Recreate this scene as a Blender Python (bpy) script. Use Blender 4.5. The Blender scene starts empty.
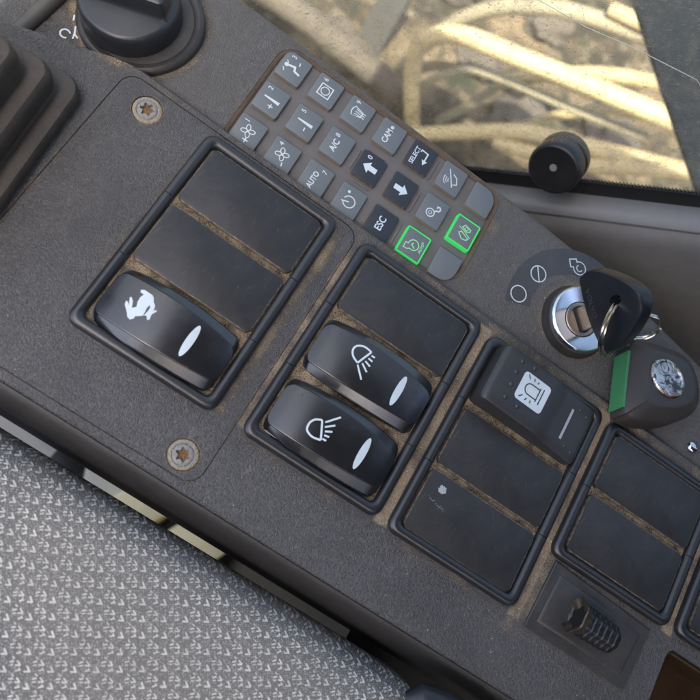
import bpy, bmesh, math, random
from math import radians as R, sin, cos, pi
from mathutils import Vector, Matrix
random.seed(7)
S = 0.001                       # everything below is written in millimetres
sc = bpy.context.scene
COL = sc.collection

# ------------------------------------------------------------------ camera
cam = bpy.data.cameras.new("camera"); camo = bpy.data.objects.new("camera", cam); COL.objects.link(camo)
RX = Vector((.819, .499, .284)).normalized()
FW = Vector((.138, .309, -.941)).normalized()
RX = (RX - FW*RX.dot(FW)).normalized()
UP = RX.cross(FW)
CAM = Vector((43.8, -103.286, 212.42))
m = Matrix((RX, UP, -FW)).transposed().to_4x4(); m.translation = CAM*S
camo.matrix_world = m
cam.sensor_width = 36; cam.lens = 36*710.45/700
cam.clip_start = .01; cam.clip_end = 300
cam.dof.use_dof = True; cam.dof.focus_distance = .238; cam.dof.aperture_fstop = 16
sc.camera = camo

# ------------------------------------------------------------------ sky, sun, exposure
SUN_EL, SUN_H = R(66), Vector((-.08, -1)).normalized()
sund = Vector((SUN_H.x*cos(SUN_EL), SUN_H.y*cos(SUN_EL), sin(SUN_EL)))
w = bpy.data.worlds.new("World"); sc.world = w; w.use_nodes = True
nt = w.node_tree; nt.nodes.clear()
sky = nt.nodes.new('ShaderNodeTexSky'); sky.sky_type = 'NISHITA'; sky.sun_disc = False
sky.sun_elevation = SUN_EL; sky.sun_rotation = math.atan2(sund.x, sund.y)
sky.dust_density = 4.5; sky.air_density = .95; sky.ozone_density = .6
bg = nt.nodes.new('ShaderNodeBackground'); bg.inputs[1].default_value = .12
ow = nt.nodes.new('ShaderNodeOutputWorld')
nt.links.new(sky.outputs[0], bg.inputs[0]); nt.links.new(bg.outputs[0], ow.inputs[0])
sl = bpy.data.lights.new("sun", 'SUN'); sl.energy = 3.7; sl.angle = R(.5); sl.color = (1, .93, .8)
so = bpy.data.objects.new("sun", sl); COL.objects.link(so)
so.rotation_euler = (-sund).to_track_quat('-Z', 'Y').to_euler(); so.location = (0, 0, 3)
vs = sc.view_settings; vs.view_transform = 'Standard'; vs.look = 'None'; vs.gamma = 1
vs.exposure = 2.2
sc.cycles.use_denoising = True
sc.cycles.max_bounces = 8; sc.cycles.diffuse_bounces = 4; sc.cycles.transparent_max_bounces = 8
sc.cycles.sample_clamp_indirect = 6

# ------------------------------------------------------------------ node expressions
class X:                          # a socket or number that can be combined with + - * /
    def __init__(s, t, v): s.t, s.v = t, v
    def _m(s, op, *a, clamp=False):
        n = s.t.nodes.new('ShaderNodeMath'); n.operation = op; n.use_clamp = clamp
        for i, q in enumerate((s,)+a):
            q = q.v if isinstance(q, X) else q
            if isinstance(q, (int, float)): n.inputs[i].default_value = q
            else: s.t.links.new(q, n.inputs[i])
        return X(s.t, n.outputs[0])
    def __add__(s, o): return s._m('ADD', o)
    def __sub__(s, o): return s._m('SUBTRACT', o)
    def __rsub__(s, o): return X(s.t, float(o))._m('SUBTRACT', s)
    def __mul__(s, o): return s._m('MULTIPLY', o)
    def __truediv__(s, o): return s._m('DIVIDE', o)
    __radd__ = __add__; __rmul__ = __mul__
    def abs(s): return s._m('ABSOLUTE')
    def max(s, o): return s._m('MAXIMUM', o)
    def min(s, o): return s._m('MINIMUM', o)
    def mod(s, o): return s._m('FLOORED_MODULO', o)
    def floor(s): return s._m('FLOOR')
    def sqrt(s): return s._m('SQRT')
    def clamp(s): return s._m('ADD', 0, clamp=True)
    def step(s, a, b):            # smooth 0..1 from a to b
        n = s.t.nodes.new('ShaderNodeMapRange'); n.interpolation_type = 'SMOOTHSTEP'
        s.t.links.new(s.v, n.inputs[0])
        if a < b: n.inputs[1].default_value, n.inputs[2].default_value, n.inputs[3].default_value, n.inputs[4].default_value = a, b, 0, 1
        else: n.inputs[1].default_value, n.inputs[2].default_value, n.inputs[3].default_value, n.inputs[4].default_value = b, a, 1, 0
        return X(s.t, n.outputs[0])

class Mat:
    def __init__(s, name, base=(.1, .1, .1), rough=.5, metal=0, spec=.5, coat=0):
        s.m = bpy.data.materials.new(name); s.m.use_nodes = True
        s.t = s.m.node_tree; s.b = s.t.nodes['Principled BSDF']; s.out = s.t.nodes['Material Output']
        s.set('Base Color', (*base, 1)); s.set('Roughness', rough); s.set('Metallic', metal); s.set('Specular IOR Level', spec)
        if coat: s.set('Coat Weight', coat); s.set('Coat Roughness', .08)
        tc = s.t.nodes.new('ShaderNodeTexCoord'); mp = s.t.nodes.new('ShaderNodeVectorMath'); mp.operation = 'SCALE'
        mp.inputs['Scale'].default_value = 1000
        s.t.links.new(tc.outputs['Object'], mp.inputs[0]); s.co = mp.outputs[0]
    def set(s, k, v):
        i = s.b.inputs[k]
        if isinstance(v, X): v = v.v
        if hasattr(v, 'is_linked') and not isinstance(v, (int, float, tuple)): s.t.links.new(v, i)
        else: i.default_value = v
    def xyz(s, co=None):
        n = s.t.nodes.new('ShaderNodeSeparateXYZ'); s.t.links.new(co or s.co, n.inputs[0])
        return [X(s.t, n.outputs[i]) for i in range(3)]
    def vec(s, x, y, z=0):
        n = s.t.nodes.new('ShaderNodeCombineXYZ')
        for i, q in enumerate((x, y, z)):
            if isinstance(q, X): s.t.links.new(q.v, n.inputs[i])
            else: n.inputs[i].default_value = q
        return n.outputs[0]
    def noise(s, scale, detail=3, rough=.55, dist=0, co=None, stretch=None, off=0):
        co = co or s.co
        if stretch or off:
            mp = s.t.nodes.new('ShaderNodeMapping'); mp.inputs['Scale'].default_value = stretch or (1, 1, 1)
            mp.inputs['Location'].default_value = (off, off*.7, off*1.3)
            s.t.links.new(co, mp.inputs[0]); co = mp.outputs[0]
        n = s.t.nodes.new('ShaderNodeTexNoise'); n.inputs['Scale'].default_value = scale; n.inputs['Detail'].default_value = detail
        n.inputs['Roughness'].default_value = rough; n.inputs['Distortion'].default_value = dist
        s.t.links.new(co, n.inputs['Vector']); return X(s.t, n.outputs[0])
    def voro(s, scale, feature='F1', co=None, rnd=1, out='Distance'):
        n = s.t.nodes.new('ShaderNodeTexVoronoi'); n.feature = feature; n.inputs['Scale'].default_value = scale
        n.inputs['Randomness'].default_value = rnd
        s.t.links.new(co or s.co, n.inputs['Vector']); return X(s.t, n.outputs[out])
    def warp(s, amt, scale):      # coordinates pushed about by noise
        n = s.t.nodes.new('ShaderNodeTexNoise'); n.inputs['Scale'].default_value = scale; s.t.links.new(s.co, n.inputs['Vector'])
        a = s.t.nodes.new('ShaderNodeVectorMath'); a.operation = 'MULTIPLY_ADD'
        s.t.links.new(n.outputs['Color'], a.inputs[0]); a.inputs[1].default_value = (amt,)*3; s.t.links.new(s.co, a.inputs[2])
        return a.outputs[0]
    def mix(s, f, a, b):
        n = s.t.nodes.new('ShaderNodeMix'); n.data_type = 'RGBA'
        for i, q in ((0, f), (6, a), (7, b)):
            if isinstance(q, X): q = q.v
            if isinstance(q, tuple): n.inputs[i].default_value = (*q, 1)
            elif isinstance(q, (int, float)): n.inputs[i].default_value = q
            else: s.t.links.new(q, n.inputs[i])
        return n.outputs[2]
    def bump(s, h, dist=.0002, strength=1):
        n = s.t.nodes.new('ShaderNodeBump'); n.inputs['Distance'].default_value = dist; n.inputs['Strength'].default_value = strength
        s.t.links.new(h.v, n.inputs['Height']); s.set('Normal', n.outputs[0])
    def box(s, x, y, x0, x1, y0, y1, fall):   # 1 inside the rectangle, fading to 0 over 'fall' outside
        dx = (x-(x0+x1)/2).abs()-(x1-x0)/2; dy = (y-(y0+y1)/2).abs()-(y1-y0)/2
        return dx.max(dy).step(fall, 0)

DUST = (.30, .225, .145)
def dust_in(M, base, mask, rough, rough_d=.95):
    M.set('Base Color', M.mix(mask, base, M.mix(M.noise(2.2, 2, off=9), (.20, .15, .095), (.56, .44, .30))))
    M.set('Roughness', mask*(rough_d-rough)+rough)

def console_skin(name, grain=1.0):
    M = Mat(name, rough=.47, spec=.5)
    x, y, z = M.xyz()
    wc = M.warp(1.6, .55)
    v1 = M.voro(.74, 'DISTANCE_TO_EDGE', wc); v2 = M.voro(1.8, 'DISTANCE_TO_EDGE', wc)
    fine = M.noise(3.2, 3)
    h = v1.step(0, .25)*.42 + v2.step(0, .28)*.38 + fine*.5
    big = M.noise(.03, 4, .6); mid = M.noise(.35, 4, .6, off=4)
    # ---- where grit has settled: the gaps beside the switch frames, the fold, the rings
    D = None
    for (x0, x1, y0, y1, fall, k) in ((109.2, 112.7, -74, 0, 2.0, 1.0), (50, 51.4, -71, -3, 5.0, .66), (162.4, 165.6, -76, 0, 2.0, 1.0),
            (215.2, 218.4, -53, 0, 2.0, .95), (57.8, 59.4, -72, 1, 2.0, .75), (163, 168, -80, -54, 5, .66), (-80, 330, 2.4, 3.2, 2.6, .52),
            (0, 50, -1, 2, 1.5, .42), (59, 110, -1, 2.4, 1.2, .45), (-.8, 0, -60, -10, 2.5, .42), (112, 216, -1, 2.4, 2.5, .62),
            (-30.9, -30.5, -94, 1, 1.5, .46), (-28, 55, -94.6, -94.3, 1.2, .40), (57.2, 57.6, -94, 1, 1.0, .45), (1, 97, 4.0, 47.5, 3.0, .46), (118, 158, -77, -74.5, 1.5, .45), (60, 108, -76, -74, 1.2, .4), (169, 211, -78.5, -53, 2, .42)):
        b = M.box(x, y, x0, x1, y0, y1, fall)*k
        D = b if D is None else D.max(b)
    for (cx, cy, r, wd, k) in ((-39.8, 21.5, 20.6, 4.5, .66), (139.5, 24, 13.4, 4.5, .62), (-19.1, -5.8, 4.6, 1.6, .55), (49.5, -88.4, 4.6, 1.6, .55)):
        dx = x-cx; dy = y-cy
        rr = ((dx*dx+dy*dy).sqrt()-r).abs()
        D = D.max(rr.step(wd, .3)*k)
    D = D*(M.noise(.055, 3, .6, off=31)*1.25+.30)
    strip = y.step(3.0, 5.5)                       # the flat strip beyond the fold is greyer and dustier
    D = D.max(strip*.16 + big.step(.5, .75)*.10)
    grit = M.noise(2.3, 4, .75, off=2)*.65 + M.noise(.13, 3, .65, off=12)*.35
    mask = (D + (grit-.5)*3.2 - .36).step(0, .55)*.92
    specks = M.voro(.45, co=M.warp(3, .2)).step(.09, .03)*M.noise(.25, 1, off=8).step(.55, .7)*.55
    mask = mask.max(specks)
    base = M.mix(big, (.053, .0515, .0515), (.087, .0845, .083))
    base = M.mix(strip, base, M.mix(mid, (.082, .078, .073), (.130, .122, .112)))
    lift = (h.step(.35, .9)*-1+1)*.35              # worn pale grain lines
    base = M.mix(lift*big.step(.2, .6)*(1-strip)*.62, base, (.20, .195, .19))
    scuff = M.noise(.16, 3, .7, 3.0, stretch=(1, .22, 1), off=21).step(.60, .74)*M.noise(.02, 2, off=17).step(.42, .6)*.30
    base = M.mix(scuff, base, (.24, .225, .205))
    dust_in(M, base, mask, .45)
    M.bump(h*grain + grit*mask*1.2, .00034, 1)
    return M
def plain(name, base, rough, metal=0, spec=.5, var=.25, dust=0, bump=.00004, bs=2.5, coat=0):
    M = Mat(name, base, rough, metal, spec, coat)
    n1 = M.noise(.12, 4, .65); n2 = M.noise(bs, 3)
    b = M.mix(n1, tuple(c*(1-var) for c in base), tuple(min(1, c*(1+var)) for c in base))
    if dust:
        g = M.noise(1.4, 4, .7, off=3)*.6+n1*.4
        mask = (g+dust-1).step(-.45, .25)*min(1, dust*1.2)
        M.set('Base Color', M.mix(mask, b, DUST)); M.set('Roughness', mask*.4+rough)
    else:
        M.set('Base Color', b); M.set('Roughness', n1*.25+(rough-.125))
    if bump: M.bump(n2, bump)
    return M
def blank_skin():
    M = Mat('blank_black', rough=.45, spec=.45)
    x, y, z = M.xyz()
    hz = M.noise(.05, 4, .7, 1.2); fine = M.noise(2.0, 3)
    sc1 = M.noise(.35, 3, .7, 2.5, stretch=(1, .25, 1)).step(.62, .74)*.14
    sp = M.voro(.5, co=M.warp(4, .3)).step(.07, .02)*M.noise(.3, 1, off=5).step(.58, .68)*.6
    base = M.mix(hz.step(.3, .75), (.021, .0215, .0225), (.037, .036, .0355))
    ex = x.abs().step(19.6, 20.7); ey = y.abs().step(9.4, 10.5)
    edge = (ex.max(ey)*.8 + M.noise(.9, 3)*.8 - .95).step(0, .45)*.5
    dust_in(M, base, sc1.max(sp).max(edge), .42, .9)
    M.bump(fine, .00005, .5)
    return M
def fabric():
    M = Mat('woven_fabric', rough=.95, spec=.1)
    x, y, z = M.xyz()
    a = R(33.5)
    p = x*cos(a)+y*sin(a); q = x*sin(a)-y*cos(a)          # p along a wale, q across it
    p = p*1.13; q = q*1.13; wob = M.noise(.06, 2); p = p+wob*1.6; q = q+M.noise(.05, 2, off=7)*1.6
    def seg(px, py, ax, ay, bx, by, wd):
        dx, dy = bx-ax, by-ay; L = dx*dx+dy*dy
        t = (((px-ax)*dx+(py-ay)*dy)/L).clamp()
        ex = px-ax-t*dx; ey = py-ay-t*dy
        return (ex*ex+ey*ey).sqrt().step(wd, wd*.45)
    U, V = 6.5, 4.85
    q = q - p*.10
    row = (p/U).floor()
    cx = p.mod(U)-U/2; cy = (q+row*.0).mod(V)-V/2
    big = seg(cx, cy, .05, -.95, .65, .45, .46).max(seg(cx, cy, -.7, .42, .65, .48, .42))
    c2x = (p+2.6).mod(U)-U/2; c2y = (q+1.0).mod(V)-V/2
    sm = seg(c2x, c2y, -.1, -1.5, .6, -.5, .36).max(seg(c2x, c2y, -.6, -.4, .5, -.3, .34)).max(seg(c2x, c2y, -.5, 1.2, .5, .9, .34)).max(seg(c2x, c2y, .3, .5, .6, 1.0, .3))
    c3x = (p+4.3).mod(U)-U/2; c3y = (q+2.2).mod(V)-V/2
    sm = sm.max(seg(c3x, c3y, -.5, .0, .4, -.2, .36)).max(seg(c3x, c3y, -.5, .9, .2, .8, .34)*.8).max(seg(c3x, c3y, .2, -1.4, .6, -1.0, .34)*.8)
    dots = M.voro(1.35, co=M.vec(p, q*1.15), rnd=.55)
    fuzz = M.noise(1.2, 4, .7); wear = M.noise(.05, 3, .6)
    base = M.mix(dots.step(.15, .55), (.37, .375, .36), (.125, .127, .123))
    base = M.mix(fuzz.step(.35, .7)*.3, base, (.10, .10, .12))
    br = (fuzz*.9+.45).clamp()
    col = M.mix(big.max(sm*1.0)*br*(M.voro(.17, out='Color', co=M.vec(p*.9, q)).step(0, 1)*.3+.62), base, (.80, .80, .76))
    warmth = M.noise(.012, 2, off=3).step(.4, .65)*.25
    M.set('Base Color', M.mix(warmth, col, (.36, .32, .26)))
    M.bump(big*.5+sm*.35+(1-dots)*.5+fuzz*.25, .0006, .8)
    return M
def emit(name, col, strength, base):
    M = Mat(name, base, .5); M.set('Emission Color', (*col, 1)); M.set('Emission Strength', strength); return M

MT = {}
MT['skin'] = console_skin('grained_vinyl')
MT['frame'] = plain('frame_plastic', (.015, .0165, .019), .33, spec=.7, var=.3, dust=.06, bump=.00005)
MT['blank'] = blank_skin()
MT['rocker'] = plain('rocker_gloss', (.008, .009, .011), .235, spec=1.0, var=.3, bump=.000008, bs=1.5)
MT['rocker_matt'] = plain('rocker_matt', (.027, .028, .030), .45, spec=.6, var=.25, dust=.10, bump=.00006)
MT['legend'] = plain('legend_white', (.54, .62, .66), .55, var=.2, bump=0)
MT['legend_key'] = plain('legend_worn', (.54, .60, .62), .6, var=.2, bump=0)
MT['legend_grey'] = plain('legend_grey', (.36, .40, .42), .6, var=.2, bump=0)
MT['ink'] = plain('ink', (.05, .055, .07), .6, bump=0)
MT['key'] = plain('key_rubber', (.142, .16, .165), .55, var=.12, dust=.12, bump=.00004)
MT['key_dark'] = plain('key_dark', (.028, .034, .044), .42, var=.2, dust=.1, bump=.00004)
MT['mat'] = plain('key_mat', (.120, .114, .110), .6, var=.2, dust=.2, bump=.00006)
MT['green'] = emit('green_backlight', (.03, .8, .12), .12, (.04, .30, .08))
MT['green_ink'] = emit('green_legend', (.2, .9, .35), .05, (.25, .5, .3))
MT['rubber'] = plain('boot_rubber', (.038, .032, .028), .6, var=.3, dust=.24, bump=.00012, bs=1.6)
MT['knob'] = plain('knob_black', (.022, .025, .030), .33, var=.35, dust=.1, bump=.00004)
MT['ring'] = plain('ring_black', (.020, .021, .022), .42, var=.3, dust=.22, bump=.00006)
MT['chrome'] = plain('chrome', (.66, .70, .76), .17, metal=1, var=.08, bump=.00001)
MT['steel'] = plain('worn_steel', (.36, .31, .26), .4, metal=1, var=.35, bump=.00006, dust=.15)
MT['wire'] = plain('ring_steel', (.62, .58, .52), .2, metal=1, var=.15, bump=0)
MT['keyplastic'] = plain('key_plastic', (.010, .012, .016), .34, var=.3, bump=.00003)
MT['fob'] = plain('fob_case', (.035, .031, .028), .5, var=.2, dust=.1, bump=.00004)
MT['fobgreen'] = plain('fob_green', (.045, .20, .08), .5, var=.2, bump=.00004)
MT['plate'] = plain('socket_black', (.034, .035, .036), .45, var=.3, dust=.2, bump=.00006)
MT['decal'] = plain('decal_dark', (.045, .048, .052), .5, var=.2, dust=.16, bump=.00003)
MT['groove'] = plain('dark_trim', (.05, .05, .047), .5, dust=.2)
MT['tray'] = plain('tray_brown', (.035, .020, .010), .3, var=.5, dust=.1)
MT['wallm'] = plain('wall_vinyl', (.205, .20, .196), .6, var=.2, dust=.03, bump=.0001, bs=.8)
MT['sillm'] = plain('sill_paint', (.17, .175, .18), .45, var=.1, dust=.1)
MT['seal'] = plain('seal_black', (.010, .010, .011), .5, bump=.00005)
MT['stopper'] = plain('stopper_rubber', (.012, .012, .013), .4, var=.3, bump=.00004)
MT['fabric'] = fabric()
MT['beltplastic'] = plain('belt_plastic', (.014, .017, .022), .35, bump=.00004)
MT['hose'] = plain('hose_yellow', (.52, .41, .225), .55, var=.15, bump=.0003, bs=.1)
MT['hose_dull'] = plain('hose_dusty', (.30, .26, .175), .7, var=.2, bump=.0003, bs=.1)
def shadow_mat():
    M = Mat('shadow_dark', rough=.8, spec=.3)
    a = M.noise(.02, 4, .7); b = M.noise(.25, 4, .75); v = M.voro(.12, co=M.warp(6, .1)).step(.35, .1)
    c = M.mix(a, (.025, .03, .03), (.07, .078, .075)); c = M.mix(b.step(.52, .66)*.6, c, (.14, .15, .14)); c = M.mix(v*b.step(.45, .6)*.7, c, (.30, .30, .27))
    M.set('Base Color', c); M.bump(b, .003, 1); return M
MT['shadow'] = shadow_mat()
MT['postgrey'] = plain('post_grey', (.13, .13, .12), .6, var=.3, bump=0)
MT['keytext'] = plain('key_text', (.035, .038, .044), .5, bump=0)
def keyskin(name, base):
    M = plain(name, base, .52, var=.12, dust=.12, bump=.00004)
    x, y, z = M.xyz(); n = M.noise(1.1, 4, .7, off=6)
    old = M.b.inputs['Base Color'].links[0].from_socket
    side = z.step(-2.75, -3.5); ex = x.abs().step(3.9, 4.8).max(y.abs().step(4.6, 5.55))
    m = ((side*.8).max(ex*.45) + n*.9 - .72).step(0, .45)*.8
    M.set('Base Color', M.mix(m, old, (.20, .145, .09))); return M
MT['key'] = keyskin('key_rubber', (.13, .147, .152)); MT['key_dark'] = keyskin('key_dark', (.022, .028, .036))
MT['rimdust'] = plain('rim_dust', (.105, .076, .052), .9, var=.5, bump=.0003, bs=2)
MT['blockerdark'] = plain('blocker_dark', (.03, .03, .03), .7, bump=0)
MT['edgeshade'] = plain('edge_shade', (.024, .022, .021), .5, var=.3, dust=.12, bump=.00012, bs=1.4)  # near-black so the console's lower edge looks shaded
MT['togglemetal'] = plain('toggle_metal', (.06, .048, .034), .28, metal=.35, var=.6, bump=.00006, dust=.1)
MT['shaderoof'] = plain('shade_roof_grey', (.12, .12, .12), .8, var=.1, bump=0)
MT['floor'] = plain('floor_mat', (.06, .055, .05), .8, var=.2, bump=.0003, bs=.2)
MT['pale'] = plain('pale_blue_paint', (.45, .53, .68), .5, var=.1, bump=0)
MT['beige'] = plain('beige_paint', (.62, .58, .48), .6, var=.12, bump=0)
MT['straw'] = plain('sunlit_straw', (.90, .74, .42), .6, var=.12, bump=0)  # pale yellow carries the look of sunlit floor
MT['black'] = plain('black_rubber', (.01, .01, .01), .6, bump=0)
MT['greypipe'] = plain('grey_pipe', (.34, .32, .29), .55, var=.15, bump=0)

def screw_mat():
    M = Mat('rusty_screw', rough=.5, metal=.4)
    x, y, z = M.xyz(); r = (x*x+y*y).sqrt(); n = M.noise(1.1, 4, .7); n2 = M.noise(2.5, 2, off=3)
    c = M.mix(n, (.13, .125, .12), (.50, .48, .44))
    c = M.mix((r.step(2.0, 1.2)*1.0+n2*.9-.85).step(0, .4), c, (.26, .15, .07))
    c = M.mix(((r-4.2).abs().step(1.0, .1)*.6+n*.8-.7).step(0, .4), c, (.40, .31, .19))
    M.set('Base Color', c); M.set('Metallic', n.step(.5, .6)*.5); M.set('Roughness', n*.4+.3); M.bump(n+n2, .0006, 1)
    return M
MT['screw'] = screw_mat()
def badge_mat():
    M = Mat('worn_badge', rough=.25, metal=1)
    n = M.noise(.2, 4, .65, 1.2); n2 = M.noise(.16, 3, .6, 1, off=6)
    c = M.mix(n.step(.42, .58), (.10, .095, .09), (.62, .62, .62)); c = M.mix(n2.step(.56, .66)*.75, c, (.42, .12, .06))
    M.set('Base Color', c); M.set('Roughness', n*.5+.1); M.bump(n, .0006, 1)
    return M
MT['badge'] = badge_mat()
def ground_mat():
    M = Mat('dry_ground', rough=.95, spec=.1)
    a = M.noise(.004, 5, .65, .6); b = M.noise(.022, 5, .7); c = M.noise(.012, 3, .6, 1.0, off=30)
    col = M.mix(a.step(.38, .62), (.05, .044, .033), (.20, .15, .095)); col = M.mix(b.step(.5, .68)*.7, col, (.26, .215, .15))
    col = M.mix(c.step(.52, .66)*.85, col, (.038, .044, .030)); M.set('Base Color', col); M.bump(b+a, .03, 1)
    return M
MT['ground'] = ground_mat()
def rock_mat():
    M = plain('rock', (.10, .083, .064), .9, var=.5, bump=.006, bs=.05); return M
MT['rock'] = rock_mat()
def glass_mat():
    M = Mat('dusty_glass'); t = M.t
    tr = t.nodes.new('ShaderNodeBsdfTransparent'); tr.inputs[0].default_value = (.93, .95, .93, 1)
    gl = t.nodes.new('ShaderNodeBsdfGlossy'); gl.inputs['Roughness'].default_value = .03
    df = t.nodes.new('ShaderNodeBsdfDiffuse'); df.inputs[0].default_value = (.52, .47, .38, 1)
    a = M.noise(.09, 5, .7, .8); b = M.noise(.8, 3, .7); sp = M.voro(.55, co=M.warp(3, .4)).step(.16, .04)
    scr = M.noise(.5, 2, .6, 3, stretch=(.35, 1, 1)).step(.62, .72)
    mask = (a.step(.42, .75)*.30 + b.step(.48, .75)*.28 + sp*a.step(.25, .55)*.9 + scr*.6 + .05).clamp()
    m1 = t.nodes.new('ShaderNodeMixShader'); t.links.new(mask.v, m1.inputs[0]); t.links.new(tr.outputs[0], m1.inputs[1]); t.links.new(df.outputs[0], m1.inputs[2])
    m2 = t.nodes.new('ShaderNodeMixShader'); m2.inputs[0].default_value = .06
    t.links.new(m1.outputs[0], m2.inputs[1]); t.links.new(gl.outputs[0], m2.inputs[2]); t.links.new(m2.outputs[0], M.out.inputs[0])
    return M
MT['glass'] = glass_mat()
for k in MT: MT[k] = MT[k].m

# ------------------------------------------------------------------ mesh helpers
class MB:
    def __init__(s): s.v, s.f = [], []
    def add(s, vs, fs):
        o = len(s.v); s.v += [tuple(p) for p in vs]; s.f += [tuple(i+o for i in f) for f in fs]; return s
    def loft(s, loops, cap0=True, cap1=True, closed=False):
        n = len(loops[0]); vs = [p for l in loops for p in l]; fs = []
        K = len(loops)
        for k in range(K if closed else K-1):
            for i in range(n):
                j = (i+1) % n; a, b = k*n, ((k+1) % K)*n
                fs.append((a+i, a+j, b+j, b+i))
        if not closed:
            if cap0: fs.append(tuple(reversed(range(n))))
            if cap1: fs.append(tuple((K-1)*n+i for i in range(n)))
        return s.add(vs, fs)
    def grid(s, rows):            # open sheet from rows of points
        n = len(rows[0]); vs = [p for r in rows for p in r]
        return s.add(vs, [(k*n+i, k*n+i+1, (k+1)*n+i+1, (k+1)*n+i) for k in range(len(rows)-1) for i in range(n-1)])
    def prism(s, poly, z0, z1): return s.loft([[(x, y, z0) for x, y in poly], [(x, y, z1) for x, y in poly]])
    def box(s, x0, x1, y0, y1, z0, z1): return s.prism([(x0, y0), (x1, y0), (x1, y1), (x0, y1)], z0, z1)
    def tube(s, pts, r, n=12, closed=False):
        pts = [Vector(p) for p in pts]; K = len(pts); loops = []; nrm = None
        for i, p in enumerate(pts):
            t = (pts[(i+1) % K]-pts[i-1]) if closed else (pts[min(i+1, K-1)]-pts[max(i-1, 0)])
            t.normalize()
            if nrm is None: nrm = t.orthogonal().normalized()
            nrm = (nrm-t*nrm.dot(t)).normalized(); b = t.cross(nrm)
            rr = r[i] if isinstance(r, (list, tuple)) else r
            loops.append([p+(nrm*cos(2*pi*j/n)+b*sin(2*pi*j/n))*rr for j in range(n)])
        return s.loft(loops, closed=closed)
    def lathe(s, prof, n=48, M=None):
        loops = [[(r*cos(2*pi*j/n), r*sin(2*pi*j/n), z) for j in range(n)] for r, z in prof]
        if M: loops = [[M @ Vector(p) for p in l] for l in loops]
        return s.loft(loops)
    def mesh(s, name):
        me = bpy.data.meshes.new(name); me.from_pydata([(x*S, y*S, z*S) for x, y, z in s.v], [], s.f)
        bm = bmesh.new(); bm.from_mesh(me); bmesh.ops.recalc_face_normals(bm, faces=bm.faces); bm.to_mesh(me); bm.free(); return me
    def build(s, name, mat, parent=None, loc=None, smooth=35):
        return link(name, s.mesh(name), mat, parent, loc, smooth)
def link(name, me, mat, parent=None, loc=None, smooth=35):
    me.materials.clear(); me.materials.append(MT[mat])
    for p in me.polygons: p.use_smooth = True
    if smooth: me.set_sharp_from_angle(angle=R(smooth))
    o = bpy.data.objects.new(name, me); COL.objects.link(o)
    if parent: o.parent = parent
    if loc: o.location = Vector(loc)*S
    return o
def tag(o, label=None, cat=None, group=None, kind=None):
    for k, v in (('label', label), ('category', cat), ('group', group), ('kind', kind)):
        if v: o[k] = v
    return o
def thing(name, label, cat, loc=(0, 0, 0), rot=None, group=None):
    o = bpy.data.objects.new(name, None); COL.objects.link(o); o.location = Vector(loc)*S; o.empty_display_size = .01
    if rot is not None: o.rotation_euler = rot
    return tag(o, label, cat, group)
def rrect(cx, cy, w_, h_, r, n=6):
    out = []
    rs = r if isinstance(r, (list, tuple)) else (r,)*4       # corners ++, -+, --, +-
    for k, (sx, sy) in enumerate(((1, 1), (-1, 1), (-1, -1), (1, -1))):
        rr = max(rs[k], .01); x, y = cx+sx*(w_/2-rr), cy+sy*(h_/2-rr)
        for i in range(n+1):
            a = pi/2*k+pi/2*i/n; out.append((x+rr*cos(a), y+rr*sin(a)))
    return out
def slab(mb, cx, cy, w_, h_, r, z0, z1, bev=.4, n=6):         # rounded plate with a softened top edge
    L = []
    for ins, z in ((0, z0), (0, z1-bev), (bev*.3, z1-bev*.3), (bev, z1)):
        rs = [max(q-ins, .05) for q in r] if isinstance(r, (list, tuple)) else max(r-ins, .05)
        L.append([(x, y, z) for x, y in rrect(cx, cy, w_-2*ins, h_-2*ins, rs, n)])
    return mb.loft(L)
def cut(o, cutters):
    for c in cutters:
        md = o.modifiers.new('cut', 'BOOLEAN'); md.operation = 'DIFFERENCE'; md.object = c; md.solver = 'EXACT'
    dg = bpy.context.evaluated_depsgraph_get(); me = bpy.data.meshes.new_from_object(o.evaluated_get(dg))
    o.modifiers.clear(); old = o.data; o.data = me; bpy.data.meshes.remove(old)
    for c in cutters: bpy.data.objects.remove(c)
    for p in me.polygons: p.use_smooth = True
    me.set_sharp_from_angle(angle=R(30))
def arc(cx, cy, r, a0, a1, n=16): return [(cx+r*cos(R(a0+(a1-a0)*i/n)), cy+r*sin(R(a0+(a1-a0)*i/n))) for i in range(n+1)]

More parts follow.
